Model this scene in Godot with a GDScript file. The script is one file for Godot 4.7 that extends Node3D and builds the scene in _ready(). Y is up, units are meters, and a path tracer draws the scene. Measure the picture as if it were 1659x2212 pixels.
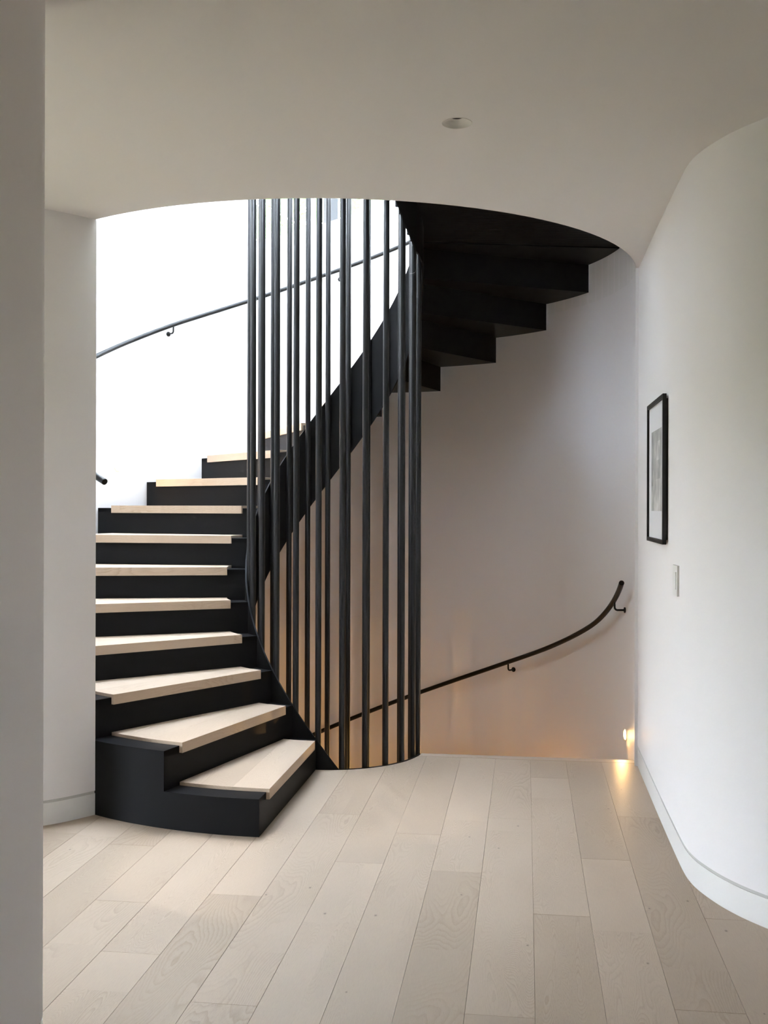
extends Node3D
# A curved stair hall: black steel spiral stair with pale oak treads, a ring of thin steel tubes, white curved walls.
# Lengths are first given in camera heights (1 unit = H0 metres), plan x to the right, plan d away from the camera.

const H0 := 1.43
const AX := -0.2060          # axis of the stair
const AD := 4.4347
const RISE := 0.1259
const STEP := 15.06          # degrees per step
const TH1 := 188.08          # first riser
const CEIL := 1.9338
const RW := 1.2172           # stairwell wall
const RO := 1.2143           # outer end of steel steps
const RS0 := 0.3615           # inner stringer plate
const RS1 := 0.368
const PLANK_DEG := 7.574
var M := {}
var rng := RandomNumberGenerator.new()

# ---------------------------------------------------------------- helpers
func P(x: float, d: float, y: float) -> Vector3:
	return Vector3(x, y, -d) * H0

func C(r: float, deg: float, y: float) -> Vector3:     # point on a circle round the stair axis
	var a := deg_to_rad(deg)
	return P(AX + r * sin(a), AD + r * cos(a), y)

func C2(r: float, deg: float) -> Vector2:               # the same, in plan (world x, z)
	var p := C(r, deg, 0.0)
	return Vector2(p.x, p.z)

func out_dir(deg: float) -> Vector3:
	var a := deg_to_rad(deg)
	return Vector3(sin(a), 0, -cos(a))

func begin() -> SurfaceTool:
	var st := SurfaceTool.new()
	st.begin(Mesh.PRIMITIVE_TRIANGLES)
	return st

func vert(st: SurfaceTool, p: Vector3, n: Vector3, uv: Vector2) -> void:
	st.set_normal(n)
	st.set_uv(uv)
	st.add_vertex(p)

func tri3(st: SurfaceTool, a: Vector3, b: Vector3, c: Vector3, na: Vector3, nb: Vector3, nc: Vector3, ua := Vector2.ZERO, ub := Vector2.ZERO, uc := Vector2.ZERO) -> void:
	var flip := (b - a).cross(c - a).dot(na + nb + nc) > 0.0
	vert(st, a, na, ua)
	if flip:
		vert(st, c, nc, uc)
		vert(st, b, nb, ub)
	else:
		vert(st, b, nb, ub)
		vert(st, c, nc, uc)

func quad(st: SurfaceTool, a: Vector3, b: Vector3, c: Vector3, d: Vector3, na: Vector3, nb: Vector3, nc: Vector3, nd: Vector3, u := [Vector2.ZERO, Vector2.ZERO, Vector2.ZERO, Vector2.ZERO]) -> void:
	tri3(st, a, b, c, na, nb, nc, u[0], u[1], u[2])
	tri3(st, a, c, d, na, nc, nd, u[0], u[2], u[3])

func flat(st: SurfaceTool, a: Vector3, b: Vector3, c: Vector3, d: Vector3, n: Vector3, u := [Vector2.ZERO, Vector2.ZERO, Vector2.ZERO, Vector2.ZERO]) -> void:
	quad(st, a, b, c, d, n, n, n, n, u)

# vertical prism over a plan polygon (world x, z), a small bevel at the top edge, UVs along a grain axis
func prism(st: SurfaceTool, poly: PackedVector2Array, y0: float, y1: float, grain := Vector2(0, 1), uvs := Vector2(1, 1), uvo := Vector2.ZERO, bevel := 0.0) -> void:
	var pl := poly.duplicate()
	if Geometry2D.is_polygon_clockwise(pl):
		pl.reverse()
	var top := pl
	if bevel > 0.0:
		var o := Geometry2D.offset_polygon(pl, -bevel, Geometry2D.JOIN_MITER)
		if o.size() == 1 and o[0].size() == pl.size():
			var q: PackedVector2Array = o[0]
			if Geometry2D.is_polygon_clockwise(q):
				q.reverse()
			# align the start of the shrunk outline with the outline
			var best := 0
			var bd := 1e9
			for k in q.size():
				var dd := q[k].distance_squared_to(pl[0])
				if dd < bd:
					bd = dd
					best = k
			top = PackedVector2Array()
			for k in q.size():
				top.append(q[(best + k) % q.size()])
	var side := Vector2(-grain.y, grain.x)
	var uvf := func(p: Vector2) -> Vector2: return Vector2(p.dot(side) * uvs.x, p.dot(grain) * uvs.y) + uvo
	for idx in [[top, y1, Vector3.UP], [pl, y0, Vector3.DOWN]]:
		var pp: PackedVector2Array = idx[0]
		var t := Geometry2D.triangulate_polygon(pp)
		for k in range(0, t.size(), 3):
			var a := pp[t[k]]
			var b := pp[t[k + 1]]
			var c := pp[t[k + 2]]
			tri3(st, Vector3(a.x, idx[1], a.y), Vector3(b.x, idx[1], b.y), Vector3(c.x, idx[1], c.y), idx[2], idx[2], idx[2], uvf.call(a), uvf.call(b), uvf.call(c))
	var same := top.size() == pl.size()
	var yb := y1 - (bevel if same else 0.0)
	for k in pl.size():
		var a := pl[k]
		var b := pl[(k + 1) % pl.size()]
		if a.distance_to(b) < 1e-5:
			continue
		var e := (b - a).normalized()
		var n := Vector3(e.y, 0, -e.x)
		if not Geometry2D.is_polygon_clockwise(pl):
			n = Vector3(e.y, 0, -e.x)
		var ua: Vector2 = uvf.call(a)
		var ub: Vector2 = uvf.call(b)
		var dv := Vector2((y1 - y0) * uvs.x, 0)
		flat(st, Vector3(a.x, y0, a.y), Vector3(b.x, y0, b.y), Vector3(b.x, yb, b.y), Vector3(a.x, yb, a.y), n, [ua + dv, ub + dv, ub, ua])
		if bevel > 0.0 and same:
			var a2 := top[k]
			var b2 := top[(k + 1) % top.size()]
			flat(st, Vector3(a.x, yb, a.y), Vector3(b.x, yb, b.y), Vector3(b2.x, y1, b2.y), Vector3(a2.x, y1, a2.y), (n + Vector3.UP).normalized(), [ua, ub, uvf.call(b2), uvf.call(a2)])

# wall along a plan polyline (list of [x, d]); side +1: the thickness lies to the left of the walking direction
func wall_strip(st: SurfaceTool, pts: Array, lo: Array, hi: Array, th: float, side: float) -> void:
	var n := pts.size()
	var nn := []
	var along := 0.0
	var ls := []
	for i in n:
		var a: Vector2 = pts[maxi(i - 1, 0)]
		var b: Vector2 = pts[mini(i + 1, n - 1)]
		var e := (b - a).normalized()
		nn.append(Vector2(-e.y, e.x) * -side)    # towards the room
		if i > 0:
			along += (pts[i] as Vector2).distance_to(pts[i - 1])
		ls.append(along)
	var V := func(p: Vector2, y: float) -> Vector3: return P(p.x, p.y, y)
	for i in n - 1:
		var p: Vector2 = pts[i]
		var q: Vector2 = pts[i + 1]
		var np := Vector3(nn[i].x, 0, -nn[i].y)
		var nq := Vector3(nn[i + 1].x, 0, -nn[i + 1].y)
		var pb: Vector2 = p - nn[i] * th
		var qb: Vector2 = q - nn[i + 1] * th
		quad(st, V.call(p, lo[i]), V.call(q, lo[i + 1]), V.call(q, hi[i + 1]), V.call(p, hi[i]), np, nq, nq, np)
		quad(st, V.call(pb, lo[i]), V.call(qb, lo[i + 1]), V.call(qb, hi[i + 1]), V.call(pb, hi[i]), -np, -nq, -nq, -np)
		flat(st, V.call(p, hi[i]), V.call(q, hi[i + 1]), V.call(qb, hi[i + 1]), V.call(pb, hi[i]), Vector3.UP)
		flat(st, V.call(p, lo[i]), V.call(q, lo[i + 1]), V.call(qb, lo[i + 1]), V.call(pb, lo[i]), Vector3.DOWN)
	for i in [0, n - 1]:
		var p: Vector2 = pts[i]
		var pb: Vector2 = p - nn[i] * th
		var e2: Vector2 = (pts[1] - pts[0]) * -1.0 if i == 0 else (pts[n - 1] - pts[n - 2])
		var en := Vector3(e2.x, 0, -e2.y).normalized()
		flat(st, V.call(p, lo[i]), V.call(pb, lo[i]), V.call(pb, hi[i]), V.call(p, hi[i]), en)

func fill(v: float, n: int) -> Array:
	var a := []
	for i in n:
		a.append(v)
	return a

# round bar swept along world points, closed ends
func sweep(st: SurfaceTool, pts: Array, r: float, seg := 14, caps := true) -> void:
	var n := pts.size()
	var rings := []
	var norms := []
	var up := Vector3.UP
	for i in n:
		var t: Vector3 = (pts[mini(i + 1, n - 1)] - pts[maxi(i - 1, 0)]).normalized()
		var s := t.cross(up)
		if s.length() < 0.05:
			s = t.cross(Vector3.RIGHT)
		s = s.normalized()
		var w := s.cross(t).normalized()
		up = w if i > 0 or absf(t.dot(Vector3.UP)) > 0.9 else up
		var ring := []
		var nr := []
		for k in seg:
			var a := TAU * k / seg
			var d := s * cos(a) + w * sin(a)
			ring.append(pts[i] + d * r)
			nr.append(d)
		rings.append(ring)
		norms.append(nr)
	for i in n - 1:
		for k in seg:
			var k2 := (k + 1) % seg
			quad(st, rings[i][k], rings[i][k2], rings[i + 1][k2], rings[i + 1][k], norms[i][k], norms[i][k2], norms[i + 1][k2], norms[i + 1][k])
	if caps:
		for e in [0, n - 1]:
			var t: Vector3 = (pts[0] - pts[1]).normalized() if e == 0 else (pts[n - 1] - pts[n - 2]).normalized()
			for k in range(1, seg - 1):
				tri3(st, rings[e][0], rings[e][k], rings[e][k + 1], t, t, t)

# lathe: profile of [radius, along], turned about an axis from point o
func lathe(st: SurfaceTool, o: Vector3, axis: Vector3, prof: Array, seg := 28) -> void:
	var s := axis.cross(Vector3.UP)
	if s.length() < 0.05:
		s = axis.cross(Vector3.RIGHT)
	s = s.normalized()
	var w := s.cross(axis).normalized()
	for i in prof.size() - 1:
		var a: Vector2 = prof[i]
		var b: Vector2 = prof[i + 1]
		var e := (b - a).normalized()
		for k in seg:
			var a0 := TAU * k / seg
			var a1 := TAU * (k + 1) / seg
			var d0 := s * cos(a0) + w * sin(a0)
			var d1 := s * cos(a1) + w * sin(a1)
			var n0 := d0 * e.y - axis * e.x
			var n1 := d1 * e.y - axis * e.x
			var A := o + axis * a.y + d0 * a.x
			var B := o + axis * a.y + d1 * a.x
			var Cc := o + axis * b.y + d1 * b.x
			var D := o + axis * b.y + d0 * b.x
			if a.x > 1e-6:
				tri3(st, A, B, Cc, n0, n1, n1)
			if b.x > 1e-6:
				tri3(st, A, Cc, D, n0, n1, n0)

# box given by a frame: origin at its centre
func boxf(st: SurfaceTool, c: Vector3, ex: Vector3, ey: Vector3, ez: Vector3) -> void:
	for a in [[ex, ey, ez], [ey, ez, ex], [ez, ex, ey]]:
		for s in [-1.0, 1.0]:
			var f: Vector3 = c + a[2] * s
			flat(st, f - a[0] - a[1], f + a[0] - a[1], f + a[0] + a[1], f - a[0] + a[1], (a[2] * s).normalized(), [Vector2(0, 1), Vector2(1, 1), Vector2(1, 0), Vector2(0, 0)])

func put(called: String, st: SurfaceTool, mat: Material, parent: Node = self) -> MeshInstance3D:
	var o := MeshInstance3D.new()
	o.name = called
	o.mesh = st.commit()
	o.material_override = mat
	parent.add_child(o, true)
	return o

func structure(called: String, st: SurfaceTool, mat: Material) -> MeshInstance3D:
	var o := put(called, st, mat)
	o.set_meta("kind", "structure")
	return o

func group_node(called: String) -> Node3D:
	var o := Node3D.new()
	o.name = called
	add_child(o, true)
	return o

func tag(o: Node, label: String, category: String, group := "") -> void:
	o.set_meta("label", label)
	o.set_meta("category", category)
	if group:
		o.set_meta("group", group)

func arc(r: float, a0: float, a1: float, n: int) -> Array:      # plan points [x, d] as Vector2
	var out := []
	for i in n + 1:
		var a := deg_to_rad(lerpf(a0, a1, float(i) / n))
		out.append(Vector2(AX + r * sin(a), AD + r * cos(a)))
	return out

func arc_w(r: float, a0: float, a1: float, n: int) -> PackedVector2Array:   # world x, z
	var out := PackedVector2Array()
	for i in n + 1:
		out.append(C2(r, lerpf(a0, a1, float(i) / n)))
	return out

func smooth(pts: Array, per := 6) -> Array:              # Catmull-Rom through plan points
	var out := []
	for i in pts.size() - 1:
		var p0: Vector2 = pts[maxi(i - 1, 0)]
		var p1: Vector2 = pts[i]
		var p2: Vector2 = pts[i + 1]
		var p3: Vector2 = pts[mini(i + 2, pts.size() - 1)]
		for k in per:
			out.append(p1.cubic_interpolate(p2, p0, p3, float(k) / per))
	out.append(pts[-1])
	return out

# ---------------------------------------------------------------- materials
func paint(c: Color, rough: float, spec := 0.5) -> StandardMaterial3D:
	var m := StandardMaterial3D.new()
	m.albedo_color = c
	m.roughness = rough
	m.metallic_specular = spec
	return m

func grain_image(sd: int, w: int, h: int, lines: float, wild: float) -> Image:
	var nz := FastNoiseLite.new()
	nz.seed = sd
	nz.noise_type = FastNoiseLite.TYPE_SIMPLEX_SMOOTH
	nz.frequency = 1.0
	nz.fractal_octaves = 2
	var fine := FastNoiseLite.new()
	fine.seed = sd + 7
	fine.noise_type = FastNoiseLite.TYPE_SIMPLEX
	fine.frequency = 1.0
	fine.fractal_octaves = 2
	var knots := []
	var r := RandomNumberGenerator.new()
	r.seed = sd
	for i in 3:
		knots.append(Vector3(r.randf() * 0.6, r.randf() * 2.4, r.randf_range(0.002, 0.006)))
	var data := PackedByteArray()
	data.resize(w * h * 3)
	var k := 0
	for y in h:
		var v := float(y) / h * 2.4                       # metres along the grain
		for x in w:
			var u := float(x) / w * 0.6                   # metres across
			var bump := 0.0
			var spot := 0.0
			for q: Vector3 in knots:
				var dx := (u - q.x) / q.z
				var dy := (v - q.y) / (q.z * 1.6)
				var d2 := dx * dx + dy * dy
				if d2 < 60.0:
					bump += 0.10 * exp(-d2 * 0.09)
					spot += exp(-d2 * 1.6)
			var f := nz.get_noise_2d(u * 4.2 * wild + 3.0, v * 0.62) + 0.03 * nz.get_noise_2d(u * 22.0, v * 5.0 + 40.0) + bump
			var g := f * lines + u * 26.0
			var ring := g - floorf(g)
			var line := ring * ring * ring * smoothstep(1.0, 0.9, ring) * 1.25
			var amp := clampf(0.42 + 1.1 * nz.get_noise_2d(u * 2.6 + 70.0, v * 0.7 + 9.0), 0.06, 1.0)
			var pore := fine.get_noise_2d(u * 460.0, v * 11.0)
			var dash := smoothstep(0.42, 0.72, fine.get_noise_2d(u * 330.0 + 90.0, v * 22.0)) * (0.3 + amp)
			var pale := nz.get_noise_2d(u * 2.0 - 50.0, v * 1.2 + 20.0)
			var t := 0.945 - 0.072 * line * amp + 0.016 * pore + 0.02 * pale - 0.045 * dash - 0.32 * spot
			data[k] = int(clampf(t, 0, 1) * 255)
			data[k + 1] = int(clampf(t - 0.004 - 0.012 * line * amp, 0, 1) * 255)
			data[k + 2] = int(clampf(t - 0.010 - 0.030 * line * amp, 0, 1) * 255)
			k += 3
	var im := Image.create_from_data(w, h, false, Image.FORMAT_RGB8, data)
	im.generate_mipmaps()
	return im

func wood(tex: Texture2D, c: Color, rough := 0.42) -> StandardMaterial3D:
	var m := paint(c, rough, 0.35)
	m.albedo_texture = tex
	return m

func make_materials() -> void:
	M.wall = paint(Color(0.95, 0.935, 0.93), 0.62, 0.35)
	M.ceiling = paint(Color(0.935, 0.925, 0.915), 0.9, 0.2)
	M.trim = paint(Color(0.93, 0.92, 0.905), 0.45, 0.45)
	M.reveal = paint(Color(0.80, 0.79, 0.77), 0.9, 0.1)
	M.steel = paint(Color(0.11, 0.109, 0.113), 0.36, 0.36)
	M.rail = paint(Color(0.075, 0.072, 0.07), 0.42, 0.3)
	M.steel_plate = paint(Color(0.115, 0.113, 0.115), 0.32, 0.09)
	M.subfloor = paint(Color(0.52, 0.44, 0.34), 0.9, 0.1)
	M.frame = paint(Color(0.085, 0.075, 0.068), 0.5, 0.35)
	M.mat = paint(Color(0.88, 0.875, 0.88), 0.9, 0.1)
	M.chrome_white = paint(Color(0.90, 0.885, 0.86), 0.4, 0.5)
	M.switch = paint(Color(0.93, 0.92, 0.90), 0.35, 0.5)
	M.mullion = paint(Color(0.16, 0.17, 0.18), 0.45, 0.5)
	M.dark = paint(Color(0.12, 0.10, 0.085), 0.6, 0.3)
	M.wire = paint(Color(0.42, 0.40, 0.38), 0.5, 0.4)
	M.glass = StandardMaterial3D.new()
	M.glass.transparency = BaseMaterial3D.TRANSPARENCY_ALPHA
	M.glass.albedo_color = Color(0.93, 0.98, 0.96, 0.06)
	M.glass.roughness = 0.0
	M.bark = paint(Color(0.33, 0.27, 0.21), 0.9, 0.2)
	M.leaf = paint(Color(0.36, 0.50, 0.14), 0.6, 0.3)
	M.leaf.backlight_enabled = true
	M.leaf.backlight = Color(0.35, 0.45, 0.08)
	M.lens = StandardMaterial3D.new()
	M.lens.albedo_color = Color(1, 0.93, 0.8)
	M.lens.emission_enabled = true
	M.lens.emission = Color(1.0, 0.80, 0.48)
	M.lens.emission_energy_multiplier = 13.0
	M.led = StandardMaterial3D.new()
	M.led.albedo_color = Color(0.8, 0.8, 1)
	M.led.emission_enabled = true
	M.led.emission = Color(0.75, 0.75, 1.0)
	M.led.emission_energy_multiplier = 1.2
	var tex := []
	for i in 3:
		tex.append(ImageTexture.create_from_image(grain_image(11 + i * 5, 768, 1536, [20.0, 13.0, 27.0][i], [1.0, 0.7, 1.2][i])))
	M.planks = []
	for i in 9:
		var t: float = [0.0, 0.012, -0.014, 0.006, -0.026, 0.018, -0.008, 0.01, -0.018][i]
		var c := Color(0.725 + t, 0.652 + t, 0.574 + t)
		M.planks.append(wood(tex[i % 3], c))
	M.treads = []
	for i in 3:
		var t: float = [0.0, 0.015, -0.015][i]
		M.treads.append(wood(tex[(i + 1) % 3], Color(0.765 + t, 0.685 + t, 0.60 + t)))

# ---------------------------------------------------------------- structure
func hole_polygon(edge_u: float, rin: float) -> PackedVector2Array:
	# the stairwell opening in the floor: inside the ring, and everything behind the landing edge
	var a := deg_to_rad(PLANK_DEG)
	var uu := Vector2(sin(a), cos(a))
	var nn := Vector2(cos(a), -sin(a))
	var out := PackedVector2Array()
	# where the landing edge meets the ring
	var cu := Vector2(AX, AD).dot(uu)
	var cn := Vector2(AX, AD).dot(nn)
	var dn := sqrt(rin * rin - (edge_u - cu) * (edge_u - cu))
	var start := uu * edge_u + nn * (cn + dn)
	var th0 := rad_to_deg(atan2(start.x - AX, start.y - AD))
	out.append(Vector2(start.x, -start.y) * H0)
	var far := uu * edge_u + nn * (cn + 1.5)
	out.append(Vector2(far.x, -far.y) * H0)
	for i in 25:
		out.append(C2(1.36, lerpf(92.0, -142.0, i / 24.0)))
	for i in 41:
		out.append(C2(rin, lerpf(218.0, th0, i / 40.0)))
	return out

func build_floor() -> void:
	var fl := group_node("floor")
	fl.set_meta("kind", "structure")
	var a := deg_to_rad(PLANK_DEG)
	var uu := Vector2(sin(a), cos(a))
	var nn := Vector2(cos(a), -sin(a))
	var pitch := 0.1381
	var known := {-8: 2.593, -7: 2.2965, -6: 2.676, -5: 2.086, -4: 2.968, -3: 3.2525, -2: 2.9325, -1: 2.110, 0: 2.653, 1: 3.093, 2: 2.186}
	var edge := 4.329
	var nose := 4.275
	var hole := hole_polygon(nose, RS1 + 0.003)
	var grain := Vector2(uu.x, -uu.y)
	var W := func(u: float, n: float) -> Vector2:
		var p := uu * u + nn * n
		return Vector2(p.x, -p.y) * H0
	for row in range(-21, 12):
		var n0 := 0.0208 + row * pitch
		var n1 := n0 + pitch
		var ph: float = known[row] if known.has(row) else 2.0 + rng.randf() * 1.3
		var u0 := ph - 1.345 * 3.0
		for k in 5:
			var ua := u0 + k * 1.345
			var ub := ua + 1.345
			ub = minf(ub, 5.0)
			if ub < -0.9 or ua > 4.9:
				continue
			var g := 0.0003
			var pl := PackedVector2Array([W.call(ua + g, n0 + g), W.call(ua + g, n1 - g), W.call(ub - g, n1 - g), W.call(ub - g, n0 + g)])
			for piece in Geometry2D.clip_polygons(pl, hole):
				if Geometry2D.is_polygon_clockwise(piece) != Geometry2D.is_polygon_clockwise(Geometry2D.clip_polygons(pl, PackedVector2Array([Vector2(90, 90), Vector2(91, 90), Vector2(91, 91)]))[0]):
					continue
				var st := begin()
				prism(st, piece, -0.016, rng.randf_range(-0.0002, 0.0003), grain, Vector2(1.0 / 0.6, 1.0 / 2.4), Vector2(rng.randf(), rng.randf()), 0.0006)
				put("plank", st, M.planks[rng.randi() % 9], fl)
	# nosing board along the landing edge
	var nb := Geometry2D.clip_polygons(PackedVector2Array([W.call(nose + 0.0012, 0.0), W.call(nose + 0.0012, -0.95), W.call(edge, -0.95), W.call(edge, 0.0)]), PackedVector2Array())
	var cn := Vector2(AX, AD).dot(nn)
	var cu := Vector2(AX, AD).dot(uu)
	var rr := RS1 + 0.003
	var npoly := PackedVector2Array()
	for i in 5:
		var u := lerpf(nose + 0.0012, edge, i / 4.0)
		npoly.append(W.call(u, cn + sqrt(rr * rr - (u - cu) * (u - cu))))
	npoly.append(W.call(edge, 0.47))
	npoly.append(W.call(nose + 0.0012, 0.47))
	var st := begin()
	prism(st, npoly, -0.035, 0.0002, Vector2(nn.x, -nn.y), Vector2(1.0 / 0.6, 1.0 / 2.4), Vector2(0.3, 0.2), 0.003)
	put("nosing", st, M.planks[1], fl)
	# structural slab, with the joints showing its dark face
	var hole2 := hole_polygon(edge, RS1 + 0.003)
	var sl := begin()
	for cut in [[-5.2, AX * H0], [AX * H0, 3.6]]:
		var rect := PackedVector2Array([Vector2(cut[0], 3.2), Vector2(cut[1], 3.2), Vector2(cut[1], -9.0), Vector2(cut[0], -9.0)])
		for piece in Geometry2D.clip_polygons(rect, hole2):
			prism(sl, piece, -0.28, -0.0165)
	put("subfloor", sl, M.subfloor, fl)

func build_ceiling() -> void:
	var dl := P(0.1746, 2.5869, 0)
	var circle := arc_w(RW, 0.0, 360.0, 120)
	circle.remove_at(120)
	var can := PackedVector2Array()
	for i in 32:
		can.append(Vector2(dl.x, dl.z) + Vector2.from_angle(TAU * i / 32.0) * 0.0535)
	var st := begin()
	for cut in [[-5.2, AX * H0], [AX * H0, dl.x], [dl.x, 3.6]]:
		var rect := PackedVector2Array([Vector2(cut[0], 3.2), Vector2(cut[1], 3.2), Vector2(cut[1], -9.0), Vector2(cut[0], -9.0)])
		for piece in Geometry2D.clip_polygons(rect, circle):
			for p2 in Geometry2D.clip_polygons(piece, can):
				prism(st, p2, CEIL * H0, 2.392 * H0)
	structure("ceiling", st, M.ceiling)

func sill(deg: float) -> float:
	var d := fmod(deg + 540.0, 360.0) - 180.0
	return 2.395 + 0.0069 * (d + 21.6)

const WIN0 := -25.0
const WIN1 := 18.0
const WIN_TOP := 3.65
const ROOF := 4.35

func build_walls() -> void:
	# stairwell wall: from the right wall round the back to the left wall
	var st := begin()
	var full := arc(RW, 104.0, WIN1, 40)
	wall_strip(st, full, fill(-2.1, full.size()), fill(ROOF, full.size()), 0.10, -1.0)
	var mid := arc(RW, WIN1, WIN0, 24)
	var lo := []
	for i in 25:
		lo.append(sill(lerpf(WIN1, WIN0, i / 24.0)))
	wall_strip(st, mid, fill(-2.1, 25), lo, 0.10, -1.0)
	wall_strip(st, mid, fill(WIN_TOP, 25), fill(ROOF, 25), 0.10, -1.0)
	var rest := arc(RW, WIN0, -142.3, 60)
	wall_strip(st, rest, fill(-2.1, 61), fill(ROOF, 61), 0.10, -1.0)
	structure("wall_stairwell", st, M.wall)
	# lower part of the well under the landing
	st = begin()
	var near := arc(RW, 217.7, 99.5, 40)
	wall_strip(st, near, fill(-2.1, 41), fill(-0.19, 41), 0.10, -1.0)
	structure("wall_lower", st, M.wall)

	# right wall: bulges into the room, then turns away to the right
	var rp := smooth([Vector2(1.0, 4.236), Vector2(0.95, 3.872), Vector2(0.884, 3.384), Vector2(0.8445, 3.081), Vector2(0.8265, 2.93), Vector2(0.8225, 2.845), Vector2(0.829, 2.775), Vector2(0.8475, 2.69), Vector2(0.8715, 2.622), Vector2(0.899, 2.567), Vector2(0.935, 2.51), Vector2(1.0, 2.43), Vector2(1.12, 2.33), Vector2(1.3, 2.24), Vector2(1.6, 2.16), Vector2(2.2, 2.10)])
	strip_with_base("right", rp, 1.0)
	# left wall, behind the foot of the stair
	var lp := smooth([Vector2(-2.7, 3.14), Vector2(-2.0, 3.15), Vector2(-1.6, 3.17), Vector2(-1.3, 3.225), Vector2(-1.16, 3.285), Vector2(-1.0651, 3.3427), Vector2(-1.0033, 3.3926), Vector2(-0.9365, 3.465)])
	strip_with_base("left", lp, 1.0)
	# wall close to the camera on the left, rounded at its end
	var fp := [Vector2(-0.612, -1.7), Vector2(-0.612, 1.0)]
	for i in 17:
		var a := deg_to_rad(90.0 - 90.0 * i / 16.0)
		fp.append(Vector2(-0.732 + 0.12 * sin(a), 1.90 + 0.12 * cos(a)))
	fp.append(Vector2(-1.4, 2.02))
	fp.append(Vector2(-2.7, 2.02))
	strip_with_base("front", fp, 1.0)
	# the rest of the room, beside and behind the camera
	st = begin()
	wall_strip(st, [Vector2(2.2, 2.10), Vector2(2.2, -1.7)], fill(0, 2), fill(CEIL, 2), 0.1, 1.0)
	structure("wall_side", st, M.wall)
	st = begin()
	wall_with_window(st, Vector2(2.2, -1.7), Vector2(-0.612, -1.7), 0.39, 0.51, 0.92, 1.47, 1.0)
	structure("wall_back", st, M.wall)
	window_in("window_3", Vector2(2.2, -1.7), Vector2(-0.612, -1.7), 0.39, 0.51, 0.92, 1.47, 1.0)
	# end of the side passage
	st = begin()
	wall_with_window(st, Vector2(-2.7, 3.14), Vector2(-2.7, 2.02), 0.22, 0.59, 0.05, 1.30, -1.0)
	structure("wall_passage", st, M.wall)
	window_in("window_4", Vector2(-2.7, 3.14), Vector2(-2.7, 2.02), 0.22, 0.59, 0.05, 1.30, -1.0)
	# window high in the back of the stairwell, its sill climbing with the stair
	var win := group_node("window_1")
	win.set_meta("kind", "structure")
	var n := 24
	var gp := begin()
	var ga := arc(RW + 0.045, WIN1, WIN0, n)
	wall_strip(gp, ga, lo, fill(WIN_TOP, n + 1), 0.006, -1.0)
	put("pane", gp, M.glass, win)
	for pr in [[-5.4, -2.0], [WIN0, WIN0 + 1.2], [WIN1 - 1.2, WIN1]]:
		var ms := begin()
		var ma := arc(RW + 0.01, pr[1], pr[0], 4)
		var ml := []
		for i in 5:
			ml.append(sill(lerpf(pr[1], pr[0], i / 4.0)))
		wall_strip(ms, ma, ml, fill(WIN_TOP, 5), 0.08, -1.0)
		put("mullion", ms, M.mullion if pr[0] == -5.4 else M.trim, win)

	# upper storey round the stairwell
	st = begin()
	wall_with_window(st, Vector2(-2.4, 4.8), Vector2(-2.4, 0.6), 0.06, 0.94, 2.6, 4.2, -1.0, 2.392, ROOF)
	window_in("window_5", Vector2(-2.4, 4.8), Vector2(-2.4, 0.6), 0.06, 0.94, 2.6, 4.2, -1.0)
	wall_with_window(st, Vector2(-2.4, 0.6), Vector2(2.0, 0.6), 0.10, 0.90, 2.6, 4.2, -1.0, 2.392, ROOF)
	wall_with_window(st, Vector2(2.0, 0.6), Vector2(2.0, 4.8), 0.06, 0.94, 2.6, 4.2, -1.0, 2.392, ROOF)
	window_in("window_6", Vector2(2.0, 0.6), Vector2(2.0, 4.8), 0.06, 0.94, 2.6, 4.2, -1.0)
	window_in("window_2", Vector2(-2.4, 0.6), Vector2(2.0, 0.6), 0.10, 0.90, 2.6, 4.2, -1.0)
	wall_strip(st, [Vector2(-2.4, 4.8), Vector2(-1.3, 4.8)], fill(2.392, 2), fill(ROOF, 2), 0.1, 1.0)
	wall_strip(st, [Vector2(0.9, 4.8), Vector2(2.0, 4.8)], fill(2.392, 2), fill(ROOF, 2), 0.1, 1.0)
	structure("wall_upper", st, M.wall)
	# roof with two rooflights over the stairwell
	st = begin()
	var lights := [[-1.30, -0.85, 3.9, 5.3], [-0.72, 0.08, 4.7, 5.62]]
	for cutx in [[-4.2, -1.1 * H0], [-1.1 * H0, -0.32 * H0], [-0.32 * H0, 4.2]]:
		var bandp := PackedVector2Array([Vector2(cutx[0], -9.0), Vector2(cutx[1], -9.0), Vector2(cutx[1], 0.0), Vector2(cutx[0], 0.0)])
		var pieces := [bandp]
		for q in lights:
			var holep := PackedVector2Array([Vector2(q[0], -q[3]) * H0, Vector2(q[1], -q[3]) * H0, Vector2(q[1], -q[2]) * H0, Vector2(q[0], -q[2]) * H0])
			var next := []
			for piece in pieces:
				next.append_array(Geometry2D.clip_polygons(piece, holep))
			pieces = next
		for piece in pieces:
			prism(st, piece, ROOF * H0, ROOF * H0 + 0.25)
	structure("ceiling_upper", st, M.ceiling)
	# floor at the foot of the lower flight
	st = begin()
	prism(st, arc_w(RW + 0.1, 0, 360, 48), -2.15 * H0 - 0.1, -2.1 * H0)
	structure("floor_lower", st, M.planks[0])

# straight wall a-b with one window opening: f0..f1 along it, y0..y1 high
func wall_with_window(st: SurfaceTool, a: Vector2, b: Vector2, f0: float, f1: float, y0: float, y1: float, side: float, lo := 0.0, hi := CEIL) -> void:
	var p := a.lerp(b, f0)
	var q := a.lerp(b, f1)
	wall_strip(st, [a, p], fill(lo, 2), fill(hi, 2), 0.1, side)
	wall_strip(st, [q, b], fill(lo, 2), fill(hi, 2), 0.1, side)
	wall_strip(st, [p, q], fill(lo, 2), fill(y0, 2), 0.1, side)
	wall_strip(st, [p, q], fill(y1, 2), fill(hi, 2), 0.1, side)

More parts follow.
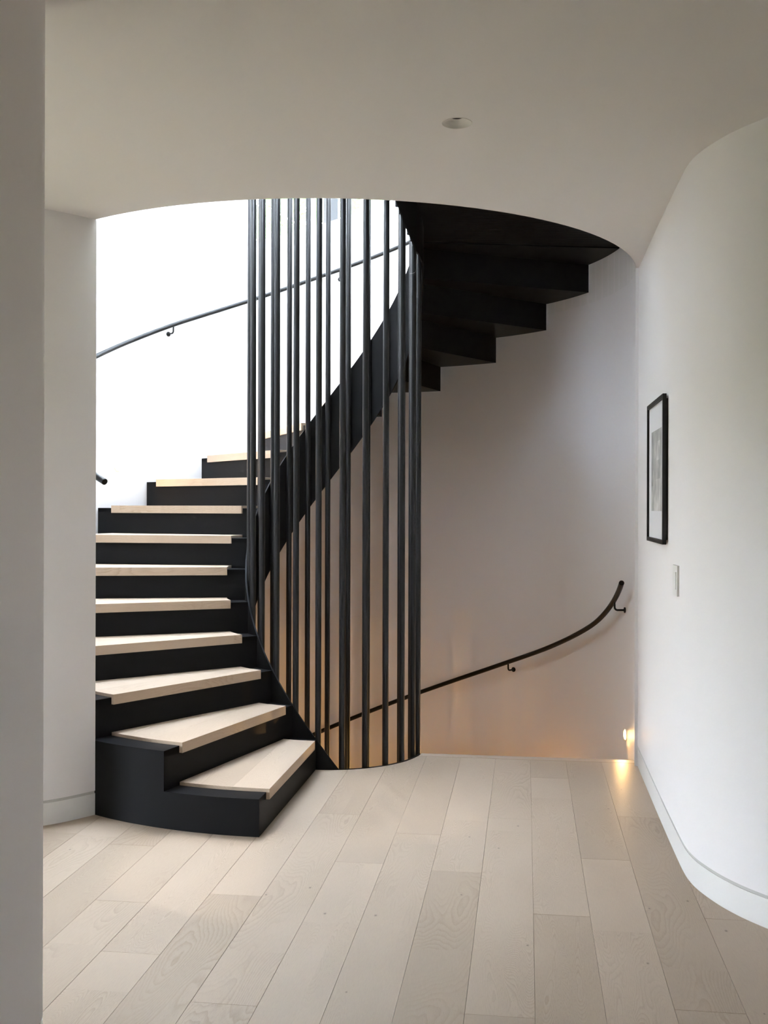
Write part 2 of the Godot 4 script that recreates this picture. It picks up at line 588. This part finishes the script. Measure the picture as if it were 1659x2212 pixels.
func window_in(called: String, a: Vector2, b: Vector2, f0: float, f1: float, y0: float, y1: float, side: float) -> void:
	var w := group_node(called)
	w.set_meta("kind", "structure")
	var e := (b - a).normalized()
	var off := Vector2(-e.y, e.x) * side * 0.05
	var p := a.lerp(b, f0) + off
	var q := a.lerp(b, f1) + off
	var A := P(p.x, p.y, y0)
	var B := P(q.x, q.y, y1)
	var ex := (B - A) * Vector3(1, 0, 1)
	var half := ex.length() * 0.5
	ex = ex.normalized()
	var n := ex.cross(Vector3.UP)
	var mid := (A + B) * 0.5
	var hh := (B.y - A.y) * 0.5
	for s in [-1.0, 1.0]:
		var fr := begin()
		boxf(fr, mid + Vector3.UP * s * (hh - 0.02), ex * half, Vector3.UP * 0.02, n * 0.03)
		put("frame_rail", fr, M.trim, w)
		fr = begin()
		boxf(fr, mid + ex * s * (half - 0.02), ex * 0.02, Vector3.UP * (hh - 0.04), n * 0.03)
		put("frame_stile", fr, M.trim, w)
	var pn := begin()
	boxf(pn, mid, ex * (half - 0.03), Vector3.UP * (hh - 0.03), n * 0.003)
	put("pane", pn, M.glass, w)

func strip_with_base(side_name: String, pts: Array, side: float) -> void:
	var n := pts.size()
	var st := begin()
	wall_strip(st, pts, fill(0.0785, n), fill(CEIL, n), 0.09, side)
	structure("wall_" + side_name, st, M.wall)
	var rv := begin()
	var back := []
	for i in n:
		var a: Vector2 = pts[maxi(i - 1, 0)]
		var b: Vector2 = pts[mini(i + 1, n - 1)]
		var e := (b - a).normalized()
		back.append((pts[i] as Vector2) + Vector2(-e.y, e.x) * side * 0.003)
	wall_strip(rv, back, fill(0.0, n), fill(0.079, n), 0.07, side)
	var tr := structure("trim_" + side_name, rv, M.reveal)
	tr.name = "trim_" + {"right": "1", "left": "2", "front": "3"}[side_name]
	var bs := begin()
	wall_strip(bs, pts, fill(0.0, n), fill(0.0700, n), 0.0085, side)
	structure("baseboard_" + side_name, bs, M.trim)

# ---------------------------------------------------------------- the stair
func lev(k: int) -> float:
	return maxf(0.0, k * RISE - 0.0112) if k > 0 else k * RISE - 0.0112

func radial_point(th: float, r: float, off: float) -> Vector2:       # plan world; off: distance in front of the riser line
	var a := deg_to_rad(th)
	var x := AX + r * sin(a) - off * cos(a)
	var d := AD + r * cos(a) + off * sin(a)
	return Vector2(x, -d) * H0

func stringer_low(th: float) -> float:                    # lower edge of the inner plate
	var plain := RISE * (th - 174.3) / STEP - 0.381
	var tab := [[455.0, 1.966], [461.0, 2.004], [474.0, 2.0300], [481.5, 2.072], [488.5, 2.1196], [496.4, 2.199], [506.0, 2.285], [520.0, 2.31], [560.0, 2.31]]
	if th < 455.0:
		return plain
	for i in tab.size() - 1:
		if th <= tab[i + 1][0]:
			return lerpf(tab[i][1], tab[i + 1][1], (th - tab[i][0]) / (tab[i + 1][0] - tab[i][0]))
	return 2.31

func plate(st: SurfaceTool, r0: float, r1: float, a0: float, a1: float, n: int, lo: Callable, hi: Callable) -> void:
	for i in n:
		var t0 := lerpf(a0, a1, float(i) / n)
		var t1 := lerpf(a0, a1, float(i + 1) / n)
		var l0: float = lo.call(t0)
		var l1: float = lo.call(t1)
		var h0: float = hi.call(t0)
		var h1: float = hi.call(t1)
		var n0 := out_dir(t0)
		var n1 := out_dir(t1)
		quad(st, C(r1, t0, l0), C(r1, t1, l1), C(r1, t1, h1), C(r1, t0, h0), n0, n1, n1, n0)
		quad(st, C(r0, t0, l0), C(r0, t1, l1), C(r0, t1, h1), C(r0, t0, h0), -n0, -n1, -n1, -n0)
		flat(st, C(r0, t0, h0), C(r0, t1, h1), C(r1, t1, h1), C(r1, t0, h0), Vector3.UP)
		flat(st, C(r0, t0, l0), C(r0, t1, l1), C(r1, t1, l1), C(r1, t0, l0), Vector3.DOWN)
	for e in [a0, a1]:
		var tn := Vector3(cos(deg_to_rad(e)), 0, sin(deg_to_rad(e))) * (1.0 if e == a1 else -1.0)
		flat(st, C(r0, e, lo.call(e)), C(r1, e, lo.call(e)), C(r1, e, hi.call(e)), C(r0, e, hi.call(e)), tn)

func build_stair() -> void:
	var s := group_node("spiral_staircase")
	tag(s, "black steel spiral staircase with pale oak treads and a ring of thin vertical tubes", "staircase")
	var flat_at := func(v: float) -> Callable: return func(_t: float) -> float: return v
	# inner helical plate of the flight that climbs from the floor
	var st := begin()
	plate(st, RS0, RS1, 174.3, 474.0, 120, func(t: float) -> float: return maxf(-0.25, stringer_low(t)) if t > 200.0 else -0.25, func(t: float) -> float: return maxf(0.0005, RISE * (t - 174.3) / STEP))
	plate(st, RS0, RS1, 474.0, 548.0, 36, stringer_low, func(_t: float) -> float: return 2.5)
	put("stringer", st, M.steel_plate, s)
	# edge plate round the landing, level with the floor
	st = begin()
	plate(st, RS0, RS1 + 0.002, 105.5, 174.3, 30, func(_t: float) -> float: return -0.25, func(_t: float) -> float: return 0.0012)
	put("landing_edge_plate", st, M.steel_plate, s)
	# inner plate of the flight below
	st = begin()
	plate(st, RS0, RS1, -80.0, 105.5, 60, func(t: float) -> float: return RISE * (t - 104.0) / STEP - 0.36, func(t: float) -> float: return minf(0.0, RISE * (t - 104.0) / STEP + 0.0))
	put("stringer", st, M.steel_plate, s)
	# steel steps and oak treads
	for k in range(1, 19):
		var th := TH1 + STEP * (k - 1)
		step_pan(s, th, lev(k - 1) if k > 1 else 0.0, lev(k), k > 1)
		oak_tread(s, th, k * RISE, k)
	for j in range(1, 8):
		var th := 101.0 - STEP * j
		step_pan(s, th, lev(-j - 1), lev(-j), true)
		oak_tread(s, th, -j * RISE, j + 1)
	# the stepped plate that closes the outer end of the two lowest steps
	st = begin()
	plate(st, RO - 0.008, RO, TH1, TH1 + STEP, 14, flat_at.call(0.0), flat_at.call(lev(1)))
	plate(st, RO - 0.008, RO, TH1 + STEP, 217.6, 14, flat_at.call(0.0), flat_at.call(lev(2)))
	put("outer_end_plate", st, M.steel_plate, s)
	# dark soffit of the landing upstairs
	st = begin()
	var n := 90
	var so := func(t: float) -> float: return minf(2.11 + 0.0037 * (t - 443.5), 2.31)
	for i in n:
		var t0 := lerpf(443.5, 548.0, float(i) / n)
		var t1 := lerpf(443.5, 548.0, float(i + 1) / n)
		for side in [0, 1]:
			var ya: float = so.call(t0) if side == 0 else (lev(18) if t0 < 458.0 else 2.392)
			var yb: float = so.call(t1) if side == 0 else (lev(18) if t0 < 458.0 else 2.392)
			flat(st, C(RS1, t0, ya), C(RO, t0, ya), C(RO, t1, yb), C(RS1, t1, yb), Vector3.DOWN if side == 0 else Vector3.UP)
		flat(st, C(RO, t0, so.call(t0)), C(RO, t1, so.call(t1)), C(RO, t1, lev(18)), C(RO, t0, lev(18)), out_dir(t0))
	put("landing_soffit", st, M.steel_plate, s)
	# the ring of tubes, one to each step
	var ring := 0.3495
	for k in 24:
		var th := 7.35 + 15.0 * k
		var foot := th if th < 190.0 else th - 360.0
		var y0 := RISE * (foot - 104.0) / STEP - 0.33 if foot < 104.0 else -0.2
		st = begin()
		var p0 := C(ring, th, y0)
		var p1 := C(ring, th, 3.45)
		sweep(st, [p0, p0 + Vector3.UP * 0.004, p1], 0.0168, 24)
		put("baluster", st, M.steel, s)
	# closer set pickets that hang just below the upper stringer
	for c in [[132.4, 447.0], [129.0, 463.0], [126.0, 478.0], [122.6, 493.0], [119.0, 507.0], [114.6, 521.5], [110.2, 534.0]]:
		var q := C(0.3465, c[0], 0.0)
		var y: float = 1.0 + (1096.9 - c[1]) / 2302.9 * (-q.z / H0)
		st = begin()
		lathe(st, C(0.3465, c[0], y), Vector3.UP, [Vector2(0, 0), Vector2(0.0105, 0), Vector2(0.0135, 0.004), Vector2(0.0135, 1.2), Vector2(0, 1.2)], 18)
		put("picket", st, M.steel, s)

func step_pan(s: Node, th: float, y0: float, y1: float, overlap: bool) -> void:
	var tt := 0.0188                                       # thickness of the tread pan
	var t := 0.0075                                        # thickness of the riser plate
	var st := begin()
	var low := (y0 - tt if overlap else 0.0) * H0
	var ri := RS1 - 0.002
	# riser plate
	var a := radial_point(th, ri, 0.0)
	var b := radial_point(th, RO, 0.0)
	var c := radial_point(th, RO, -t)
	var d := radial_point(th, ri, -t)
	prism(st, PackedVector2Array([a, b, c, d]), low, y1 * H0, Vector2(0, 1), Vector2(1, 1), Vector2.ZERO, 0.0015)
	put("riser", st, M.steel_plate, s)
	# tread pan
	st = begin()
	var pl := PackedVector2Array([radial_point(th, ri, 0.0)])
	pl.append(b)
	for i in range(1, 12):
		pl.append(C2(RO, th + STEP * i / 12.0))
	pl.append(radial_point(th + STEP, RO, -t + 0.0005))
	pl.append(radial_point(th + STEP, ri, -t + 0.0005))
	for i in range(11, 0, -1):
		pl.append(C2(ri, th + STEP * i / 12.0))
	prism(st, pl, (y1 - tt) * H0, y1 * H0 + 0.0003, Vector2(0, 1), Vector2(1, 1), Vector2.ZERO, 0.0012)
	put("tread_pan", st, M.steel_plate, s)

func oak_tread(s: Node, th: float, top: float, k: int) -> void:
	var ri := 0.4413
	var ro := 1.1308
	var nd := 0.0115
	var nt := 0.0108
	var st := begin()
	var back := th + STEP
	var mid := th + STEP * 0.5
	var g := Vector2(sin(deg_to_rad(th + 2.0)), -cos(deg_to_rad(th + 2.0)))
	var uvo := Vector2(fmod(k * 0.37, 1.0), fmod(k * 0.53, 1.0))
	var uvs := Vector2(1.0 / 0.6, 1.0 / 2.4)
	# board
	var front_in := radial_point(th, ri, nd)
	var front_out := radial_point(th, ro, nd)
	var arc_out := PackedVector2Array()
	for i in range(1, 10):
		arc_out.append(C2(ro, th + STEP * i / 10.0))
	var arc_in := PackedVector2Array()
	for i in range(9, 0, -1):
		arc_in.append(C2(ri, th + STEP * i / 10.0))
	var pl := PackedVector2Array([front_in, front_out])
	pl.append_array(arc_out)
	pl.append(radial_point(back, ro, 0.0025))
	pl.append(radial_point(back, ri, 0.0025))
	pl.append_array(arc_in)
	var tr := group_node_in("tread", s)
	# glued from boards that run the length of the step
	var cuts := [-0.2, 0.155, 0.31, 0.8]
	for i in 3:
		var lo: float = cuts[i]
		var hi: float = cuts[i + 1]
		var e := Vector2(sin(deg_to_rad(th)), -cos(deg_to_rad(th)))
		var f := Vector2(cos(deg_to_rad(th)), sin(deg_to_rad(th)))
		var o := C2(0.0, 0.0)
		var gap := 0.0004
		var band := PackedVector2Array([o + e * 0.2 + f * (lo + gap), o + e * 2.2 + f * (lo + gap), o + e * 2.2 + f * (hi - gap), o + e * 0.2 + f * (hi - gap)])
		for piece in Geometry2D.intersect_polygons(pl, band):
			var bs := begin()
			prism(bs, piece, (top - 0.0108) * H0, top * H0, g, uvs, uvo + Vector2(0.21 * i, 0.13 * i), 0.0007)
			put("board", bs, M.treads[(k + i) % 3], tr)
	# front nosing that drops over the riser
	st = begin()
	prism(st, PackedVector2Array([front_in, front_out, radial_point(th, ro, nd - nt), radial_point(th, ri, nd - nt)]), (top - 0.0335) * H0, (top - 0.0109) * H0, g, uvs, uvo, 0.0)
	put("nosing", st, M.treads[k % 3], tr)

func group_node_in(called: String, parent: Node) -> Node3D:
	var o := Node3D.new()
	o.name = called
	parent.add_child(o, true)
	return o

# ---------------------------------------------------------------- fittings
func handrail(label: String, pts: Array, brackets: Array) -> void:
	var r := 1.172
	var o := group_node("wall_handrail")
	tag(o, label, "handrail", "wall handrails")
	var path := []
	var th_list := []
	for i in pts.size() - 1:
		var steps := int(absf(pts[i + 1][0] - pts[i][0]) / 2.0) + 1
		for k in steps:
			var f := float(k) / steps
			var pm: Array = pts[maxi(i - 1, 0)]
			var pn: Array = pts[mini(i + 2, pts.size() - 1)]
			path.append(C(r, lerpf(pts[i][0], pts[i + 1][0], f), lerpf(pts[i][1], pts[i + 1][1], f)))
	path.append(C(r, pts[-1][0], pts[-1][1]))
	# ease the joints of the polyline
	for pass_no in 3:
		var q := path.duplicate()
		for i in range(1, path.size() - 1):
			q[i] = (path[i - 1] + path[i] * 2.0 + path[i + 1]) * 0.25
		path = q
	var st := begin()
	sweep(st, path, 0.0152, 18)
	put("rail", st, M.rail, o)
	for b in brackets:
		var h := 0.0
		for i in pts.size() - 1:
			var a0: float = minf(pts[i][0], pts[i + 1][0])
			var a1: float = maxf(pts[i][0], pts[i + 1][0])
			if b >= a0 and b <= a1:
				h = lerpf(pts[i][1], pts[i + 1][1], (b - pts[i][0]) / (pts[i + 1][0] - pts[i][0]))
		var arm := begin()
		var bend := []
		bend.append(C(r, b, h - 0.006))
		bend.append(C(r + 0.001, b, h - 0.030))
		for i in 6:
			var a := PI * 0.5 * i / 5.0
			bend.append(C(r + 0.001 + 0.012 * (1.0 - cos(a)), b, h - 0.030 - 0.012 * sin(a)))
		bend.append(C(RW - 0.001, b, h - 0.042))
		sweep(arm, bend, 0.006, 10)
		var br := put("bracket", arm, M.rail, o)
		var ros := begin()
		lathe(ros, C(RW + 0.001, b, h - 0.042), -out_dir(b), [Vector2(0, 0), Vector2(0.017, 0), Vector2(0.017, 0.006), Vector2(0.015, 0.008), Vector2(0, 0.008)], 18)
		put("wall_plate", ros, M.rail, br)

func step_light(deg: float, y: float, label: String, power: float, group: String) -> void:
	var o := group_node("step_light")
	tag(o, label, "step light", group)
	var n := -out_dir(deg)
	var c := C(RW, deg, y)
	var st := begin()
	lathe(st, c - n * 0.004, n, [Vector2(0.029, 0.0), Vector2(0.034, 0.0), Vector2(0.034, 0.0055), Vector2(0.0325, 0.007), Vector2(0.029, 0.006), Vector2(0.029, 0.0)], 28)
	put("trim_ring", st, M.chrome_white, o)
	st = begin()
	lathe(st, c - n * 0.002, n, [Vector2(0.029, 0.0), Vector2(0.029, 0.005), Vector2(0.024, 0.0075), Vector2(0, 0.009)], 28)
	put("lens", st, M.lens, o)
	var l: Light3D
	if true:
		var sp := SpotLight3D.new()
		sp.position = c + n * 0.014
		sp.basis = Basis.looking_at((n + Vector3.DOWN * 0.35 + (Vector3.BACK * 0.9 if power < 0.0 else Vector3.ZERO)).normalized(), Vector3.UP)
		sp.spot_angle = 72.0
		sp.spot_angle_attenuation = 0.6
		sp.spot_range = 8.0
		sp.spot_attenuation = 2.0
		l = sp
	l.name = "lamp"
	l.light_color = Color(1.0, 0.78, 0.48)
	l.light_energy = absf(power)
	l.light_size = 0.025
	l.shadow_enabled = true
	o.add_child(l)

# leafy tree outside the high window
func tree() -> void:
	var o := group_node("tree")
	tag(o, "leafy green tree outside the high stairwell window, bleached by the daylight", "tree")
	var r := RandomNumberGenerator.new()
	r.seed = 4
	var base := P(-0.35, 8.3, 0.0)
	base.y = -3.1
	var st := begin()
	sweep(st, [base, base + Vector3(0.05, 3.0, 0.04), base + Vector3(-0.08, 6.0, 0.0), base + Vector3(0.1, 8.5, 0.1)], 0.13, 10)
	for i in 9:
		var a := TAU * i / 9.0
		var h := 5.6 + 0.35 * i
		var d := Vector3(cos(a * 2.0), 0.7, sin(a * 2.0))
		sweep(st, [base + Vector3(0, h, 0), base + Vector3(0, h, 0) + d * 0.9, base + Vector3(0, h + 0.3, 0) + d * 1.8], 0.035, 7)
	put("trunk", st, M.bark, o)
	var mm := MultiMesh.new()
	mm.transform_format = MultiMesh.TRANSFORM_3D
	var lf := begin()
	var w := 0.055
	var l := 0.15
	for sgn in [-1.0, 1.0]:
		var nn := Vector3(0.3 * sgn, 1, 0).normalized()
		tri3(lf, Vector3(0, 0, 0), Vector3(w * sgn, -0.02, l * 0.45), Vector3(0, 0, l), nn, nn, nn)
	mm.mesh = lf.commit()
	mm.instance_count = 9000
	for i in 9000:
		var v := Vector3(r.randfn(), r.randfn(), r.randfn()).normalized()
		var rad := pow(r.randf(), 0.35)
		var p := base + Vector3(0.0, 8.0, 0.0) + Vector3(v.x * 1.75, v.y * 2.6, v.z * 1.6) * rad
		var b := Basis.from_euler(Vector3(r.randf_range(-0.9, 0.9), r.randf() * TAU, r.randf_range(-0.6, 0.6))).scaled(Vector3.ONE * r.randf_range(0.7, 1.25))
		mm.set_instance_transform(i, Transform3D(b, p))
	var mi := MultiMeshInstance3D.new()
	mi.name = "foliage"
	mi.multimesh = mm
	mi.material_override = M.leaf
	mi.set_meta("kind", "stuff")
	o.add_child(mi)

func build_fittings() -> void:
	tree()
	handrail("black upper handrail on the bright stairwell wall, climbing behind the tubes", [[217.4, 1.0828], [289.57, 1.6800], [314.96, 1.9040], [334.0, 2.0560], [354.0, 2.2180], [376.75, 2.3850], [400.0, 2.57], [430.0, 2.82]], [270.0, 314.6, 358.6])
	handrail("black lower handrail with a raised end, descending along the wall below the landing", [[97.0, 0.700], [93.0, 0.662], [84.95, 0.578], [76.85, 0.4958], [66.53, 0.4103], [56.33, 0.3283], [44.47, 0.2391], [31.07, 0.134], [19.13, 0.0376], [6.42, -0.0700], [-8.0, -0.192], [-40.0, -0.46], [-80.0, -0.80]], [88.6, 44.5, 0.5, -43.5])
	step_light(330.04, 1.4459, "small round lit step light on the bright wall, nearer the tubes and higher", 0.1, "step lights")
	step_light(300.0, 1.1916, "small round lit step light on the bright wall above the rail end at left", 0.1, "step lights")
	step_light(89.05, 0.0545, "glowing warm step light at the far right floor corner by the right wall", -0.14, "step lights")
	for q in [[59.0, -0.26], [29.0, -0.45], [359.0, -0.70], [329.0, -0.95], [210.0, -0.55], [180.0, -0.6], [150.0, -0.6]]:
		step_light(q[0], q[1], "warm step light on the stairwell wall below floor level, hidden behind the landing", 0.5, "lower step lights")

	# recessed downlight
	var c := P(0.1746, 2.5869, CEIL)
	var o := group_node("recessed_downlight")
	tag(o, "round white recessed downlight, switched off, alone in the plain ceiling", "downlight")
	var st := begin()
	lathe(st, c, Vector3.UP, [Vector2(0.0535, 0.0005), Vector2(0.0535, -0.0012), Vector2(0.052, -0.0016), Vector2(0.0505, -0.0008), Vector2(0.049, 0.0015)], 40)
	put("trim_ring", st, M.chrome_white, o)
	st = begin()
	lathe(st, c, Vector3.UP, [Vector2(0.0495, 0.0), Vector2(0.044, 0.0075), Vector2(0.036, 0.015), Vector2(0.0245, 0.0225)], 40)
	put("reflector", st, M.chrome_white, o)
	st = begin()
	lathe(st, c, Vector3.UP, [Vector2(0.0247, 0.0223), Vector2(0.0243, 0.06), Vector2(0, 0.06)], 32)
	put("lamp_well", st, M.dark, o)
	st = begin()
	lathe(st, c, Vector3.UP, [Vector2(0.054, 0.001), Vector2(0.054, 0.11), Vector2(0, 0.11)], 32)
	put("housing", st, M.chrome_white, o)

	picture()
	wall_switch()
	# a thin loose wire hanging off the upper stringer
	st = begin()
	var wp := []
	for q in [[903.0, 548.0], [899.5, 560.0], [898.3, 572.0], [899.0, 580.0], [896.0, 587.0], [891.0, 590.5], [884.0, 591.0]]:
		var d := 4.13
		wp.append(P((q[0] - 829.5) * d / 2302.9, d, 1.0 + (1096.9 - q[1]) * d / 2302.9))
	sweep(st, wp, 0.0009, 6)
	var wire := put("loose_wire", st, M.wire)
	tag(wire, "thin loose grey wire dangling in front of the tubes under the upper stringer", "wire")

func picture() -> void:
	# corners of the front face in plan
	var a := Vector2(0.9055, 3.675)      # far edge
	var b := Vector2(0.849, 3.25)        # near edge
	var y0 := 0.890
	var y1 := 1.351
	var o := group_node("picture_frame")
	tag(o, "thin black framed picture with a wide white mat on the right wall", "picture")
	var A := P(a.x, a.y, 0)
	var B := P(b.x, b.y, 0)
	var ex := (B - A)
	var w := ex.length()
	ex = ex.normalized()                                 # from far to near
	var nrm := ex.cross(Vector3.UP)
	if nrm.x > 0:
		nrm = -nrm                                       # towards the room
	var mid := (A + B) * 0.5 + Vector3.UP * (y0 + y1) * 0.5 * H0
	var hh := (y1 - y0) * H0
	var fw := 0.019
	var dep := 0.016
	for s in [-1.0, 1.0]:
		var st := begin()
		boxf(st, mid + Vector3.UP * s * (hh * 0.5 - fw * 0.5) - nrm * dep * 0.5, ex * (w * 0.5), Vector3.UP * fw * 0.5, nrm * dep * 0.5)
		put("frame_bar", st, M.frame, o)
		st = begin()
		boxf(st, mid + ex * s * (w * 0.5 - fw * 0.5) - nrm * dep * 0.5, ex * fw * 0.5, Vector3.UP * (hh * 0.5 - fw), nrm * dep * 0.5)
		put("frame_bar", st, M.frame, o)
	var st := begin()
	boxf(st, mid - nrm * 0.012, ex * (w * 0.5 - fw), Vector3.UP * (hh * 0.5 - fw), nrm * 0.002)
	put("mat", st, M.mat, o)
	# back of the frame, between frame and wall
	st = begin()
	boxf(st, mid - nrm * (dep + 0.006), ex * (w * 0.5 - 0.012), Vector3.UP * (hh * 0.5 - 0.02), nrm * 0.006)
	put("backing", st, M.dark, o)
	# grey photograph in the middle of the mat: soft, plain shapes
	var im := Image.create(96, 160, false, Image.FORMAT_RGB8)
	var nz := FastNoiseLite.new()
	nz.seed = 5
	nz.frequency = 0.018
	nz.fractal_octaves = 4
	for y in 160:
		for x in 96:
			var v := 0.68 + 0.14 * nz.get_noise_2d(x * 1.7, y)
			if absf(x - 70.0 + 0.25 * (y - 30.0)) < 13.0 and y > 22 and y < 60:
				v += 0.10
			if y > 96 and x > 46 - (y - 96) * 0.35 and x < 84:
				v += 0.09
			if x < 22 and y < 110:
				v -= 0.06
			im.set_pixel(x, y, Color(v, v * 0.985, v * 0.965))
	var pm := paint(Color(1, 1, 1), 0.7, 0.2)
	pm.albedo_texture = ImageTexture.create_from_image(im)
	st = begin()
	var pc := mid + Vector3.UP * 0.004 - nrm * 0.0095
	var px := ex * w * 0.31
	var py := Vector3.UP * hh * 0.285
	flat(st, pc - px - py, pc + px - py, pc + px + py, pc - px + py, nrm, [Vector2(0, 1), Vector2(1, 1), Vector2(1, 0), Vector2(0, 0)])
	for e in [[px, py], [py, px]]:
		for sg in [-1.0, 1.0]:
			var f: Vector3 = pc + e[0] * sg
			flat(st, f - e[1], f + e[1], f + e[1] - nrm * 0.0006, f - e[1] - nrm * 0.0006, e[0].normalized() * sg)
	put("photograph", st, pm, o)

func wall_switch() -> void:
	var o := group_node("wall_switch")
	tag(o, "narrow white wall switch plate with two tiny lights, below the picture", "switch")
	var a := Vector2(0.8455, 3.095)
	var b := Vector2(0.8385, 3.02)
	var A := P(a.x, a.y, 0.794)
	var B := P(b.x, b.y, 0.794)
	var ex := (B - A).normalized()
	var w := (B - A).length()
	var nrm := ex.cross(Vector3.UP)
	if nrm.x > 0:
		nrm = -nrm
	var mid := (A + B) * 0.5
	var st := begin()
	boxf(st, mid + nrm * 0.005, ex * w * 0.5, Vector3.UP * 0.062, nrm * 0.0055)
	put("plate", st, M.switch, o)
	st = begin()
	boxf(st, mid + nrm * 0.0112, ex * w * 0.26, Vector3.UP * 0.036, nrm * 0.002)
	put("rocker", st, M.switch, o)
	for y in [0.006, -0.016]:
		st = begin()
		lathe(st, mid - ex * w * 0.30 + Vector3.UP * y + nrm * 0.0104, nrm, [Vector2(0.0022, 0.0), Vector2(0.0022, 0.0009), Vector2(0, 0.0012)], 12)
		put("indicator", st, M.led, o)

# ---------------------------------------------------------------- scene
func _ready() -> void:
	rng.seed = 20
	var cam := Camera3D.new()
	cam.name = "camera"
	cam.projection = Camera3D.PROJECTION_FRUSTUM
	cam.near = 0.05
	cam.far = 200.0
	cam.size = 0.05 * 2212.0 / 2302.9
	cam.frustum_offset = Vector2(0.0, -0.05 * 9.1 / 2302.9)
	cam.position = Vector3(0, H0, 0)
	cam.rotation = Vector3(0, 0, 0.0025)
	add_child(cam)
	cam.current = true
	var we := WorldEnvironment.new()
	we.name = "environment"
	var env := Environment.new()
	var sm := ProceduralSkyMaterial.new()
	sm.sky_top_color = Color(0.84, 0.91, 1.0)
	sm.sky_horizon_color = Color(0.94, 0.97, 1.0)
	sm.sky_curve = 0.2
	sm.ground_bottom_color = Color(0.30, 0.33, 0.24)
	sm.ground_horizon_color = Color(0.50, 0.54, 0.42)
	sm.energy_multiplier = 64.0
	var sky := Sky.new()
	sky.sky_material = sm
	env.background_mode = Environment.BG_SKY
	env.sky = sky
	env.tonemap_mode = Environment.TONE_MAPPER_LINEAR
	env.tonemap_exposure = 1.32
	env.sdfgi_enabled = true
	env.ssao_enabled = true
	env.ssil_enabled = true
	we.environment = env
	add_child(we)

	var sun := DirectionalLight3D.new()                    # hazy sun behind the stairwell window
	sun.name = "sun"
	sun.basis = Basis.looking_at(Vector3(0.33, -2.72, 1.0).normalized(), Vector3.UP)
	sun.light_color = Color(1.0, 0.98, 0.96)
	sun.light_energy = 0.22
	sun.light_angular_distance = 1.2
	sun.shadow_enabled = true
	add_child(sun)

	make_materials()
	build_floor()
	build_ceiling()
	build_walls()
	build_stair()
	build_fittings()
